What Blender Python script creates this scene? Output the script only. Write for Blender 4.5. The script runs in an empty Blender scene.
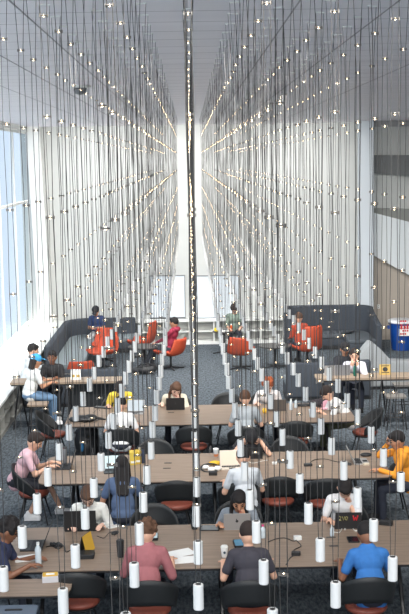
import bpy, math, random
from mathutils import Vector, Matrix
random.seed(7)
C = bpy.context.scene.collection
PI = math.pi
def R(d): return math.radians(d)

# ------------------------------------------------------------------ camera
F = 1140.0; H = 5.15
PITCH = math.atan(146.8/F); YAW = math.atan(13.4/math.hypot(F,146.8)); ROLL = R(0.95)
cam = bpy.data.cameras.new('camera'); co = bpy.data.objects.new('camera', cam); C.objects.link(co)
CM = Matrix.Translation((0,0,H)) @ Matrix.Rotation(-YAW,4,'Z') @ Matrix.Rotation(PI/2-PITCH,4,'X') @ Matrix.Rotation(-ROLL,4,'Z')
co.matrix_world = CM
cam.sensor_fit = 'HORIZONTAL'; cam.sensor_width = 36; cam.lens = F/409*36; cam.clip_end = 300
bpy.context.scene.camera = co
def ray(px,py):
    return CM.to_3x3() @ Vector(((px-204.5)/F, (307-py)/F, -1))
def at(px,py,z=0.0):                     # photo point -> place on the level z
    d = ray(px,py); t = (z-H)/d.z
    return Vector((d.x*t, d.y*t, z))
def atY(px,py,Y):
    d = ray(px,py); t = Y/d.y
    return Vector((d.x*t, Y, H+d.z*t))
def YF(py,z=0.0): return at(195,py,z).y

# ------------------------------------------------------------------ materials
def lin(c): return tuple(((v/255)/12.92 if v/255<=.04045 else ((v/255+.055)/1.055)**2.4) for v in c)
MATS = {}
def mat(name, rgb, rough=.6, metal=0.0, noise=0.0, scale=30, bump=0.0, spec=.5, emit=None, es=0.0, coat=0.0):
    if name in MATS: return MATS[name]
    m = bpy.data.materials.new(name); m.use_nodes = True
    n = m.node_tree.nodes; l = m.node_tree.links; b = n['Principled BSDF']
    col = (*lin(rgb),1)
    b.inputs['Base Color'].default_value = col
    b.inputs['Roughness'].default_value = rough; b.inputs['Metallic'].default_value = metal
    b.inputs['Specular IOR Level'].default_value = spec
    b.inputs['Coat Weight'].default_value = coat
    if noise or bump:
        t = n.new('ShaderNodeTexCoord'); x = n.new('ShaderNodeTexNoise'); x.inputs['Scale'].default_value = scale
        x.inputs['Detail'].default_value = 3
        l.new(t.outputs['Object'], x.inputs['Vector'])
        if noise:
            r = n.new('ShaderNodeMapRange'); r.inputs[3].default_value = 1-noise; r.inputs[4].default_value = 1+noise
            r.inputs[1].default_value=.3; r.inputs[2].default_value=.7
            l.new(x.outputs['Fac'], r.inputs[0])
            mx = n.new('ShaderNodeVectorMath'); mx.operation='SCALE'; mx.inputs[0].default_value = col[:3]
            l.new(r.outputs[0], mx.inputs['Scale']); l.new(mx.outputs[0], b.inputs['Base Color'])
        if bump:
            bp = n.new('ShaderNodeBump'); bp.inputs['Strength'].default_value = bump; bp.inputs['Distance'].default_value=.01
            l.new(x.outputs['Fac'], bp.inputs['Height']); l.new(bp.outputs[0], b.inputs['Normal'])
    if emit:
        b.inputs['Emission Color'].default_value = (*lin(emit),1); b.inputs['Emission Strength'].default_value = es
    MATS[name] = m
    return m
def wood(name, c1, c2, sx=1.2, sy=22, rough=.45):
    m = bpy.data.materials.new(name); m.use_nodes=True; MATS[name]=m
    n = m.node_tree.nodes; l = m.node_tree.links; b = n['Principled BSDF']
    t = n.new('ShaderNodeTexCoord'); mp = n.new('ShaderNodeMapping'); mp.inputs['Scale'].default_value=(sx,sy,sy)
    x = n.new('ShaderNodeTexNoise'); x.inputs['Scale'].default_value=1.6; x.inputs['Detail'].default_value=5
    r = n.new('ShaderNodeValToRGB'); r.color_ramp.elements[0].position=.3; r.color_ramp.elements[1].position=.7
    r.color_ramp.elements[0].color=(*lin(c1),1); r.color_ramp.elements[1].color=(*lin(c2),1)
    l.new(t.outputs['Object'],mp.inputs[0]); l.new(mp.outputs[0],x.inputs[0]); l.new(x.outputs['Fac'],r.inputs[0]); l.new(r.outputs[0],b.inputs['Base Color'])
    b.inputs['Roughness'].default_value=rough
    return m
M_wood = wood('table_oak',(124,106,92),(152,133,115))
M_woodlight = wood('light_oak',(138,120,102),(166,147,126))
M_edge = mat('table_edge_black',(24,24,26),.5)
M_black = mat('black_plastic',(32,33,35),.5)
M_shell = mat('chair_shell_black',(32,34,35),.55)
M_metalblack = mat('black_metal',(30,30,32),.4)
M_leather = mat('terracotta_leather',(126,64,50),.5,noise=.12,scale=18)
M_orange = mat('orange_upholstery',(178,70,40),.75,noise=.1,scale=60)
M_slate = mat('slate_upholstery',(58,64,72),.85,noise=.15,scale=80)
M_slate2 = mat('grey_seat_fabric',(120,130,134),.85,noise=.12,scale=80)
M_ltgrey = mat('light_grey_upholstery',(150,154,156),.85,noise=.1,scale=80)
M_white = mat('white_paint',(225,226,222),.5)
M_wallw = mat('wall_paint',(190,192,189),.8,noise=.03,scale=2)
M_steel = mat('steel',(170,172,175),.3,1)
M_alu = mat('lamp_aluminium',(208,208,205),.42,.2)
M_wire = mat('suspension_wire',(56,54,52),.5,.3)
M_node = mat('node_disc',(110,105,98),.35,.4)
M_paper = mat('paper',(235,235,232),.8)
M_glassy = mat('clear_plastic',(205,215,220),.08,0,spec=.8)
M_led = mat('warm_led',(255,236,208),.5,emit=(255,222,176),es=17)
M_led.cycles.emission_sampling = 'NONE'

def carpet():
    m = bpy.data.materials.new('carpet'); m.use_nodes=True
    n = m.node_tree.nodes; l = m.node_tree.links; b = n['Principled BSDF']; b.inputs['Roughness'].default_value=.95
    b.inputs['Specular IOR Level'].default_value=.15
    t = n.new('ShaderNodeTexCoord'); 
    mp = n.new('ShaderNodeMapping'); mp.inputs['Scale'].default_value=(14,5,5)
    x = n.new('ShaderNodeTexNoise'); x.inputs['Scale'].default_value=1.7; x.inputs['Detail'].default_value=4; x.inputs['Roughness'].default_value=.7
    r = n.new('ShaderNodeValToRGB'); r.color_ramp.elements[0].position=.36; r.color_ramp.elements[1].position=.66
    r.color_ramp.elements[0].color=(*lin((60,66,72)),1); r.color_ramp.elements[1].color=(*lin((112,120,126)),1)
    l.new(t.outputs['Object'],mp.inputs[0]); l.new(mp.outputs[0],x.inputs[0]); l.new(x.outputs['Fac'],r.inputs[0]); l.new(r.outputs[0],b.inputs['Base Color'])
    return m
def ceiling_mat():
    m = bpy.data.materials.new('ceiling_panels'); m.use_nodes=True
    n = m.node_tree.nodes; l = m.node_tree.links; b = n['Principled BSDF']; b.inputs['Roughness'].default_value=.5
    t = n.new('ShaderNodeTexCoord'); s = n.new('ShaderNodeSeparateXYZ'); l.new(t.outputs['Object'],s.inputs[0])
    def seam(out, pitch, w):
        a = n.new('ShaderNodeMath'); a.operation='PINGPONG'; a.inputs[1].default_value=pitch/2; l.new(out,a.inputs[0])
        c = n.new('ShaderNodeMath'); c.operation='GREATER_THAN'; c.inputs[1].default_value=w; l.new(a.outputs[0],c.inputs[0]); return c.outputs[0]
    mn = n.new('ShaderNodeMath'); mn.operation='MINIMUM'
    l.new(seam(s.outputs['Y'],.6,.012),mn.inputs[0]); l.new(seam(s.outputs['X'],2.4,.012),mn.inputs[1])
    # alternate boards differ a little in tone
    x = n.new('ShaderNodeTexNoise'); mp=n.new('ShaderNodeMapping'); mp.inputs['Scale'].default_value=(.2,1.7,1)
    l.new(t.outputs['Object'],mp.inputs[0]); l.new(mp.outputs[0],x.inputs[0]); x.inputs['Scale'].default_value=1
    r = n.new('ShaderNodeMapRange'); r.inputs[3].default_value=.9; r.inputs[4].default_value=1.1; l.new(x.outputs['Fac'],r.inputs[0])
    mix = n.new('ShaderNodeMix'); mix.data_type='RGBA'; mix.inputs[6].default_value=(*lin((170,165,168)),1); mix.inputs[7].default_value=(*lin((226,222,226)),1)
    l.new(mn.outputs[0],mix.inputs[0])
    sc = n.new('ShaderNodeVectorMath'); sc.operation='SCALE'; l.new(mix.outputs[2],sc.inputs[0]); l.new(r.outputs[0],sc.inputs['Scale'])
    l.new(sc.outputs[0],b.inputs['Base Color'])
    return m
def pane_mat():
    m = bpy.data.materials.new('window_glass'); m.use_nodes=True
    n = m.node_tree.nodes; l = m.node_tree.links; n.remove(n['Principled BSDF'])
    tr = n.new('ShaderNodeBsdfTransparent'); tr.inputs[0].default_value=(.93,.96,.97,1)
    g = n.new('ShaderNodeBsdfGlossy'); g.inputs['Roughness'].default_value=.03
    mx = n.new('ShaderNodeMixShader'); mx.inputs[0].default_value=.07
    l.new(tr.outputs[0],mx.inputs[1]); l.new(g.outputs[0],mx.inputs[2])
    l.new(mx.outputs[0],n['Material Output'].inputs[0]); return m

# ------------------------------------------------------------------ mesh builder
class MB:
    def __init__(s): s.v=[]; s.f=[]; s.m=[]; s.T=Matrix.Identity(4)
    def add(s,vs,fs,mi=0):
        o=len(s.v); s.v += [tuple(s.T@Vector(v)) for v in vs]; s.f += [tuple(i+o for i in f) for f in fs]; s.m += [mi]*len(fs); return s
    def box(s,x0,x1,y0,y1,z0,z1,mi=0):
        vs=[(x,y,z) for z in (z0,z1) for y in (y0,y1) for x in (x0,x1)]
        return s.add(vs,[(0,2,3,1),(4,5,7,6),(0,1,5,4),(2,6,7,3),(0,4,6,2),(1,3,7,5)],mi)
    def rbox(s,x0,x1,y0,y1,z0,z1,r=.02,mi=0,n=4):       # box with rounded plan corners and a softened rim
        pts=[]
        for cx,cy,a in ((x1-r,y1-r,0),(x0+r,y1-r,90),(x0+r,y0+r,180),(x1-r,y0+r,270)):
            for k in range(n+1):
                t=R(a+90*k/n); pts.append((cx+r*math.cos(t),cy+r*math.sin(t)))
        return s.prism(pts,z0,z1,mi)
    def prism(s,pts,z0,z1,mi=0,bev=0):
        n=len(pts); vs=[(x,y,z0) for x,y in pts]+[(x,y,z1) for x,y in pts]
        fs=[tuple(range(n-1,-1,-1)),tuple(range(n,2*n))]+[(i,(i+1)%n,n+(i+1)%n,n+i) for i in range(n)]
        return s.add(vs,fs,mi)
    def tube(s,p0,p1,r0,r1=None,seg=8,mi=0):
        r1 = r0 if r1 is None else r1
        p0=Vector(p0); p1=Vector(p1); d=(p1-p0).normalized()
        u=d.orthogonal().normalized(); w=d.cross(u)
        vs=[p+ (u*math.cos(2*PI*k/seg)+w*math.sin(2*PI*k/seg))*r for p,r in ((p0,r0),(p1,r1)) for k in range(seg)]
        fs=[(k,(k+1)%seg,seg+(k+1)%seg,seg+k) for k in range(seg)]+[tuple(range(seg-1,-1,-1)),tuple(range(seg,2*seg))]
        return s.add(vs,fs,mi)
    def path(s,pts,r,seg=6,mi=0):
        pts=[Vector(p) for p in pts]; vs=[]; 
        for i,p in enumerate(pts):
            d=(pts[min(i+1,len(pts)-1)]-pts[max(i-1,0)]).normalized()
            u=d.cross(Vector((0,0,1))); u = u.normalized() if u.length>.1 else Vector((1,0,0)); w=d.cross(u)
            vs+=[p+(u*math.cos(2*PI*k/seg)+w*math.sin(2*PI*k/seg))*r for k in range(seg)]
        fs=[]
        for i in range(len(pts)-1):
            fs+=[(i*seg+k,i*seg+(k+1)%seg,(i+1)*seg+(k+1)%seg,(i+1)*seg+k) for k in range(seg)]
        n=len(pts)-1; fs+=[tuple(range(seg-1,-1,-1)),tuple(range(n*seg,n*seg+seg))]
        return s.add(vs,fs,mi)
    def lathe(s,prof,seg=20,mi=0,c=(0,0,0)):            # prof: (r,z) from bottom to top
        vs=[(c[0]+r*math.cos(2*PI*k/seg),c[1]+r*math.sin(2*PI*k/seg),c[2]+z) for r,z in prof for k in range(seg)]
        fs=[(i*seg+k,i*seg+(k+1)%seg,(i+1)*seg+(k+1)%seg,(i+1)*seg+k) for i in range(len(prof)-1) for k in range(seg)]
        n=len(prof)-1; fs+=[tuple(range(seg-1,-1,-1)),tuple(range(n*seg,n*seg+seg))]
        return s.add(vs,fs,mi)
    def ell(s,c,r,M=None,seg=14,rings=9,mi=0):
        M = M or Matrix.Identity(3); c=Vector(c); vs=[c+M@Vector((0,0,-r[2]))]
        for i in range(1,rings):
            a=-PI/2+PI*i/rings
            for k in range(seg):
                b=2*PI*k/seg; vs.append(c+M@Vector((r[0]*math.cos(a)*math.cos(b),r[1]*math.cos(a)*math.sin(b),r[2]*math.sin(a))))
        vs.append(c+M@Vector((0,0,r[2]))); fs=[]
        for k in range(seg): fs.append((0,1+(k+1)%seg,1+k))
        for i in range(rings-2):
            for k in range(seg): fs.append((1+i*seg+k,1+i*seg+(k+1)%seg,1+(i+1)*seg+(k+1)%seg,1+(i+1)*seg+k))
        L=len(vs)-1; b=1+(rings-2)*seg
        for k in range(seg): fs.append((b+k,b+(k+1)%seg,L))
        return s.add(vs,fs,mi)
    def cap(s,p0,p1,r0,r1=None,seg=10,mi=0):            # tapered capsule
        r1 = r0 if r1 is None else r1
        p0=Vector(p0); p1=Vector(p1); d=(p1-p0); 
        if d.length<1e-5: return s.ell(p0,(r0,r0,r0))
        d.normalize(); u=d.orthogonal().normalized(); w=d.cross(u); rings=[]
        for a in (-80,-50,-22,0): rings.append((p0+d*r0*math.sin(R(a)),r0*math.cos(R(a))))
        for a in (0,22,50,80): rings.append((p1+d*r1*math.sin(R(a)),r1*math.cos(R(a))))
        vs=[p+(u*math.cos(2*PI*k/seg)+w*math.sin(2*PI*k/seg))*r for p,r in rings for k in range(seg)]
        n=len(rings)-1
        fs=[(i*seg+k,i*seg+(k+1)%seg,(i+1)*seg+(k+1)%seg,(i+1)*seg+k) for i in range(n) for k in range(seg)]
        fs+=[tuple(range(seg-1,-1,-1)),tuple(range(n*seg,n*seg+seg))]
        return s.add(vs,fs,mi)
    def mesh(s,name,mats,smooth=False):
        me=bpy.data.meshes.new(name); me.from_pydata(s.v,[],s.f)
        for m in (mats if isinstance(mats,(list,tuple)) else [mats]): me.materials.append(m)
        me.polygons.foreach_set('material_index',s.m)
        if smooth: me.polygons.foreach_set('use_smooth',[True]*len(me.polygons))
        me.update(); return me
    def build(s,name,mats,parent=None,smooth=False,bevel=0,sub=0,solid=0,autosm=False):
        o=bpy.data.objects.new(name,s.mesh(name,mats,smooth)); C.objects.link(o); o.parent=parent
        if solid: m=o.modifiers.new('s','SOLIDIFY'); m.thickness=solid; m.offset=0
        if bevel: m=o.modifiers.new('b','BEVEL'); m.width=bevel; m.segments=2; m.limit_method='ANGLE'
        if sub: m=o.modifiers.new('u','SUBSURF'); m.levels=sub; m.render_levels=sub
        return o
def tag(o,label=None,cat=None,group=None,kind=None):
    if label: o['label']=label
    if cat: o['category']=cat
    if group: o['group']=group
    if kind: o['kind']=kind
    return o
def empty(name,loc=(0,0,0),rz=0):
    o=bpy.data.objects.new(name,None); C.objects.link(o); o.location=loc; o.rotation_euler=(0,0,rz); o.empty_display_size=.1; return o
def kids(o): return [c for c in bpy.data.objects if c.parent==o]
def remesh(mb,voxel,smooth=4):
    me=mb.mesh('tmp',M_black); o=bpy.data.objects.new('tmp',me); C.objects.link(o)
    m=o.modifiers.new('r','REMESH'); m.mode='VOXEL'; m.voxel_size=voxel; m.use_smooth_shade=True
    k=o.modifiers.new('c','SMOOTH'); k.factor=.5; k.iterations=smooth
    dg=bpy.context.evaluated_depsgraph_get(); dg.update()
    out=bpy.data.meshes.new_from_object(o.evaluated_get(dg)); bpy.data.objects.remove(o); bpy.data.meshes.remove(me)
    out.polygons.foreach_set('use_smooth',[True]*len(out.polygons)); return out

# ------------------------------------------------------------------ room
YB = YF(342)                                   # back wall
CEIL = H+.99; XL=-4.4; XR=9.0; YN=-1.5
def S(o): return tag(o,kind='structure')
b=MB().box(XL-.3,XR,YN,YB+.3,-.2,0); S(b.build('floor',carpet()))
b=MB().box(XL-.3,XR,3.2,YB+.3,CEIL,CEIL+.25); S(b.build('ceiling',ceiling_mat()))
b=MB().box(XL-.3,XR,YB,YB+.25,0,CEIL); S(b.build('wall_back',M_wallw))
b=MB().box(XR,XR+.2,YN,YB+.3,0,CEIL); S(b.build('wall_right',mat('side_wall',(150,148,142),.85)))
# long seams in the ceiling
for i,x in enumerate((-1.72,-1.08,.72,1.36)):
    S(MB().box(x-.005,x+.005,3.3,YB,CEIL-.004,CEIL).build('trim_%d'%(i+4),mat('seam_grey',(150,146,148),.6)))
# window wall on the left
SZ=.73; HZ=H+30/35.2
S(MB().box(XL-.25,XL,YN,YB,0,SZ-.03).box(XL-.25,XL,YN,YB,HZ,CEIL).build('wall_left',M_white))
nb=14; pitch=2.36; y1=YB-.35
for i in range(nb):
    ya=y1-pitch*(i+1); yb=y1-pitch*i
    w=empty('window_%d'%(i+1),(XL-.1,(ya+yb)/2,SZ-.03)); S(w)
    hh=HZ-SZ+.03; q=pitch/2
    m=MB().box(-.03,.03,-q,-q+.05,0,hh).box(-.03,.03,-q,q,0,.06).box(-.03,.03,-q,q,hh-.06,hh).box(-.03,.03,-q+.05,q,4.1-SZ,4.16-SZ)
    m.build('window_frame',M_white,w)
    MB().box(-.012,0,-q+.07,q,.06,hh-.06).build('pane',MATS.get('pane') or MATS.setdefault('pane',pane_mat()),w)
# deep white sill bench with open cubbies
b=MB().box(XL,-3.58,YN,YB,SZ-.09,SZ-.03)
S(b.build('trim_1',M_white,bevel=.008))
b=MB().box(-3.95,-3.92,YN,YB,0,SZ-.09).box(-3.92,-3.62,YN,YB,0,.08).box(-3.92,-3.62,YN,YB,.34,.36)
y=YN
while y<YB: b.box(-3.92,-3.62,y,y+.03,.08,SZ-.09); y+=.62
S(b.build('trim_2',mat('bench_grey',(150,150,144),.7)))
# corner column by the window, white column on the right
b=MB(); q=Matrix.Identity(4); q[0][2]=-.03; b.T=Matrix.Translation((0,0,0))@q; b.box(XL+.13,XL+.5,YB-.5,YB,0.0,CEIL+.1); 
S(b.build('trim_3',M_white,bevel=.01))
xa=atY(357.5,300,YB-.6).x; xb=atY(372,300,YB-.6).x
S(MB().box(xa,xb,YB-.9,YB-.6,0,CEIL).build('trim_8',mat('column_white',(196,203,208),.6),bevel=.01))
S(MB().box(xb-.02,XR,YB-.62,YB-.58,CEIL-.16,CEIL).build('trim_9',mat('ceiling_step',(150,150,150),.7)))
# stair flight crossing behind the column
def quadY(pts,Y,th): 
    P=[atY(px,py,Y) for px,py in pts]; n=len(P)
    vs=[tuple(p) for p in P]+[(p.x,Y+th,p.z) for p in P]
    return MB().add(vs,[tuple(range(n)),tuple(range(2*n-1,n-1,-1))]+[(i,n+i,n+(i+1)%n,(i+1)%n) for i in range(n)])
S(quadY([(371,212),(371,254),(440,292),(440,230)],YB-.5,.5).build('trim_10',mat('parapet_white',(214,220,222),.6)))
S(quadY([(371,155),(371,173),(440,178),(440,155)],YB-.25,.25).build('trim_11',mat('recess_shade',(112,114,114),.8)))  # dark panel in place of a recess, its shade put into the colour
S(quadY([(371,208),(371,213),(440,229),(440,210)],YB-.3,.3).build('trim_12',mat('shadow_wedge',(130,132,128),.8)))  # shadow wedge along the parapet's upper edge, modelled as a darker solid strip
S(quadY([(371,254),(371,345),(440,345),(440,292)],YB-.2,.2).build('trim_13',mat('warm_wall',(176,166,154),.8)))
S(MB().box(-3.4,4.4,YB-.02,YB,0,.1).build('baseboard_back',M_white))

# ------------------------------------------------------------------ back wall fittings
def board(px0,px1,py0,py1,label):
    a=atY(px0,py0,YB-.04); c=atY(px1,py1,YB-.04); t=empty('whiteboard',((a.x+c.x)/2,YB,c.z)); w=(c.x-a.x)/2; h=a.z-c.z
    MB().box(-w,w,-.03,0,0,h).build('panel',mat('whiteboard_enamel',(214,222,228),.25),t)
    f=MB().box(-w-.02,w+.02,-.045,0,h,h+.025).box(-w-.02,-w,-.045,0,0,h).box(w,w+.02,-.045,0,0,h)
    f.build('frame',mat('board_frame',(120,122,124),.5),t)
    MB().box(-w-.02,w+.02,-.11,0,-.035,0).build('tray',mat('board_tray',(84,86,88),.5),t)
    tag(t,label,'whiteboard'); return t
board(195,239,276.5,317,'white board with a thin grey frame on the back wall right of the wires')
board(150,185,276.5,317,'white board on the back wall left of the central line of wires')
zt=atY(195,320,YB-.45).z
def shelf(x0,x1,label,n):
    t=empty('shelf_unit',((x0+x1)/2,YB-.02,0)); w=(x1-x0)/2
    MB().box(-w,w,-.45,0,zt-.05,zt).build('top',M_white,t)
    MB().box(-w,w,-.43,-.02,0,.09).build('plinth',M_white,t)
    MB().box(-w,w,-.03,-.01,.09,zt-.05).build('back_panel',mat('shelf_back',(190,190,186),.7),t)
    for i in range(n+1):
        x=-w+2*w*i/n; x=min(max(x,-w+.015),w-.015)
        MB().box(x-.015,x+.015,-.43,-.03,.09,zt-.05).build('divider',M_white,t)
    for i in range(n): MB().box(-w+2*w*i/n+.015,-w+2*w*(i+1)/n-.015,-.42,-.03,zt*.5,zt*.5+.03).build('shelf',M_white,t)
    tag(t,label,'shelf')
shelf(atY(112,330,YB).x,atY(190,330,YB).x,'low white open shelving under the left white board',3)
shelf(atY(190.5,330,YB).x,atY(283,330,YB).x,'low white open shelving from the central wires to the right sofa',4)

# ------------------------------------------------------------------ tables
TZ=.74
TX0=at(64.6,424.5,TZ).x; TX1=at(371,450.5,TZ).x+.08
rows={}
for key,py0,py1 in (('A',424,404.5),('B',481,453.5),('C',568,525.5)):
    yf=YF(py0,TZ); rows[key]=(yf,yf+1.5)
TL={'A':'long oak-topped work table nearest the lounge, black bag at its left end','B':'middle long oak-topped work table with the tumbler, books and headphones','C':'long oak-topped work table closest to the camera with papers and coffee cup'}
def table(x0,x1,y0,y1,z,label,group,r=.14,nl=3,cat='table',name='work_table',mtop=None):
    cx=(x0+x1)/2; cy=(y0+y1)/2; w=(x1-x0)/2; d=(y1-y0)/2
    t=empty(name,(cx,cy,0))
    MB().rbox(-w,w,-d,d,z-.012,z,r).build('tabletop',mtop or M_wood,t)
    MB().rbox(-w-.002,w+.002,-d-.002,d+.002,z-.035,z-.012,r).build('edge_band',M_edge,t)
    MB().box(-w+.3,w-.3,-.04,.04,z-.1,z-.035).build('beam',M_metalblack,t)
    for i in range(nl):
        lx=-w+.45+(2*w-.9)*i/max(nl-1,1)
        for sgn in (-1,1):
            MB().tube((lx,sgn*.05,z-.05),(lx,sgn*(d-.18),0.0),.028,.022,6).build('leg',M_metalblack,t)
    tag(t,label,cat,group); return t
for k,(yf,yb) in rows.items(): table(TX0,TX1,yf,yb,TZ,TL[k],'long work tables')
# dark cable trays with power under the tables belong to the tables: sockets are inset plates
def sockets(k,px,py):
    p=at(px,py,TZ+.001); o=MB().rbox(-.055,.055,-.02,.02,0,.004,.008).box(-.03,-.01,-.008,.008,.004,.0045,1).box(.01,.03,-.008,.008,.004,.0045,1).build('power_outlet',[mat('socket_grey',(70,68,66),.5),M_black])
    o.location=p; return o
for lab,px,py in (('grey power outlet set in the middle table, the one farther back','168',463),('grey power outlet set in the middle table, the one nearer the front','167',468.3),
                  ('grey power outlet in the front table beside the small clear bottle','331',537.5),('grey power outlet in the front table by the elbow of the blue polo','334',546),
                  ('small dark power outlet on the rear table in front of the black laptop','171',412.5)):
    tag(sockets('',float(px),py),lab,'outlet')
# narrow side table bottom left
ys0=YF(592,TZ); ys1=YF(575.5,TZ); xs1=at(72,584,TZ).x
table(-3.0,xs1,ys0,ys1,TZ,'narrow oak side table with rounded end in the lower left corner','side table',r=.16,nl=2)
# long high counters facing the lounge
def counter(x0,x1,y0,y1,z,label,panel):
    t=empty('counter',((x0+x1)/2,(y0+y1)/2,0)); w=(x1-x0)/2; d=(y1-y0)/2
    MB().rbox(-w,w,-d,d,z-.04,z,.04).build('countertop',M_woodlight,t)
    MB().box(-w+.02,w-.02,-d+.02,d-.02,z-.07,z-.04).build('edge_band',M_edge,t)
    if panel:
        MB().box(panel[0]-(x0+x1)/2,panel[1]-(x0+x1)/2,d-.08,d-.05,.08,z-.07).build('modesty_panel',mat('dark_panel',(40,43,46),.6),t)
    for lx in (-w+.15,0,w-.15):
        for s in (-1,1): MB().tube((lx,s*.03,z-.07),(lx+.12*s,s*(d-.1),0),.02,.016,6).build('leg',M_metalblack,t)
    tag(t,label,'counter')
CZ=.95
cly0=at(66,382,CZ).y; cly1=at(66,377.3,CZ).y
counter(at(12,380,CZ).x,at(121,380,CZ).x,cly0,cly1,CZ,'high oak counter by the windows with the white paper bags',(at(66,380,CZ).x,at(120,380,CZ).x))
cry0=at(360,378,CZ).y; cry1=at(360,373,CZ).y
counter(at(315,376,CZ).x,at(409,376,CZ).x+.8,cry0,cry1,CZ,'high oak counter on the right with two laptops and the yellow card',None)

# ------------------------------------------------------------------ chairs
def work_chair(x,y,rz,label,group='black shell work chairs'):
    t=empty('work_chair',(x,y,0),rz); 
    n=18
    s=MB(); prof=[(.10,.395),(.20,.40),(.222,.425),(.217,.452),(.185,.466),(0.02,.468)]
    s.lathe(prof,24); 
    for i,v in enumerate(s.v): s.v[i]=(v[0]*1.02,v[1]*1.0,v[2])
    s.build('seat',M_leather,t,smooth=True)
    sh=MB(); vs=[]; fs=[]; ns=20; nr=5
    for i in range(ns+1):
        a=-100+200*i/ns; c=math.cos(R(a*.9)); c2=max(c,0)
        top=.53+.33*(c2**.6); bot=.43+.14*(c2**1.2)
        for j in range(nr+1):
            u=j/nr; z=bot+(top-bot)*u
            rad=.262+.062*min((z-.43)/.35,1)
            ang=R(a)*(1-.22*max(0,(z-.55))/.27)
            vs.append((rad*math.sin(ang)*1.02,-rad*math.cos(ang)*.98+.01,z))
    for i in range(ns):
        for j in range(nr): fs.append((i*(nr+1)+j,(i+1)*(nr+1)+j,(i+1)*(nr+1)+j+1,i*(nr+1)+j+1))
    sh.add(vs,fs); sh.build('backrest',M_shell,t,smooth=True,solid=.016)
    MB().lathe([(.12,.37),(.2,.375),(.2,.395),(.12,.396)],16).build('seat_frame',M_metalblack,t)
    for sx in (-1,1):
        for sy in (-1,1): MB().tube((sx*.12,sy*.12,.38),(sx*.21,sy*.21,0),.013,.01,8).build('leg',M_metalblack,t)
    tag(t,label,'chair',group); return t
def seatpx(px,py): 
    p=at(px,py,.45); return p.x,p.y
chairs=[
 (122,447,0,'black shell chair under the black-haired white tee sitter seen from behind'),
 (194,445,0,'empty black shell chair with red seat below the black laptop of the rear table'),
 (246,446,0,'black shell chair under the sitter with grey tee at the rear table'),
 (295,440.5,0,'empty black shell chair right of the grey tee sitter at the rear table'),
 (124,513,0,'black shell chair with red seat under the person in the slate-blue tee'),
 (177,503,0,'empty red-seated shell chair in front of the twin outlets of the middle table'),
 (240,505,0,'black shell chair behind the pale tee sitter with the pale laptop'),
 (278,499,0,'empty black shell chair at the middle table just right of the pale tee sitter'),
 (325,501,0,'empty black shell chair at the middle table nearest the orange hoodie'),
 (79,599,0,'empty red-seated black chair by the narrow side table'),
 (150,607,0,'black shell chair under the person in the dusty red shirt'),
 (249,607,0,'black shell chair under the person in the charcoal tee'),
 (366,604,0,'black shell chair under the person in the blue polo'),
]
for px,py,rz,lab in chairs:
    x,y=seatpx(px,py); work_chair(x,y,R(rz),lab)
# chairs on the far side, facing the camera
def farchair(px,key,lab,dy=.22):
    y=rows[key][1]+dy; x=atY(px,420 if key=='A' else 470 if key=='B' else 540,y).x
    work_chair(x,y,PI,lab)
farchair(228,'A','empty black chair on the lounge side of the rear table, right of the centre wires')
farchair(155,'B','empty black chair tucked in behind the middle table, left of the centre wires')
farchair(290,'B','empty black chair on the far side of the middle table behind the white charger')
farchair(154,'C','empty black chair tucked in behind the front table beside the curly-haired head')
farchair(175,'A','black chair under the long-haired person with the black laptop',.3)
farchair(118,'A','black chair under the person in the yellow tee',.35)
farchair(266,'A','black chair under the red-haired person',.3)
farchair(88,'C','black chair under the person in the white sweater',.3)
farchair(239,'C','black chair under the person with hand over mouth',.3)
farchair(345,'C','black chair under the sitter behind the stickered laptop',.3)
farchair(252,'B','black chair under the person bent over in the black cap',.3)
x,y=seatpx(53,433); work_chair(x,y,-PI/2,'empty black chair with red seat at the window end of the rear table')
x,y=seatpx(34,491); work_chair(x,y,-PI/2,'black chair with red seat under the person in the pink tee')
x,y=seatpx(-6,566); work_chair(x,y,-PI/2,'black chair at the left end of the front table under the navy tee sitter')
x,y=seatpx(365,431); work_chair(x,y,PI/2,'black chair with red seat at the right end of the rear table')
x,y=seatpx(392,484); work_chair(x,y,PI/2,'black chair under the person in the orange hoodie')

def stool(x,y,label,z=.65,top=None):
    t=empty('bar_stool',(x,y,0))
    MB().rbox(-.19,.19,-.17,.17,z-.035,z,.05).build('seat',top or M_woodlight,t)
    for sx in (-1,1):
        for sy in (-1,1): MB().tube((sx*.13,sy*.11,z-.035),(sx*.19,sy*.17,0),.014,.012,6).build('leg',M_metalblack,t)
    MB().path([(-.17,-.15,.25),(.17,-.15,.25),(.17,.15,.25),(-.17,.15,.25),(-.17,-.15,.25)],.009).build('footrest',M_metalblack,t)
    tag(t,label,'stool','stools at the high counters')
M_gseat=mat('grey_stool_seat',(130,126,120),.5)
p=at(38,403,.65); stool(p.x,p.y,'oak stool under the person with the blue cap')
p=at(394,393.5,.65); stool(p.x,p.y-.15,'empty grey-topped stool in front of the right counter',top=M_gseat)
p=at(400,386,.65); stool(p.x+.1,p.y+.25,'empty grey-topped stool on the lounge side of the right counter',top=M_gseat)
STOOLS={}

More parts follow.
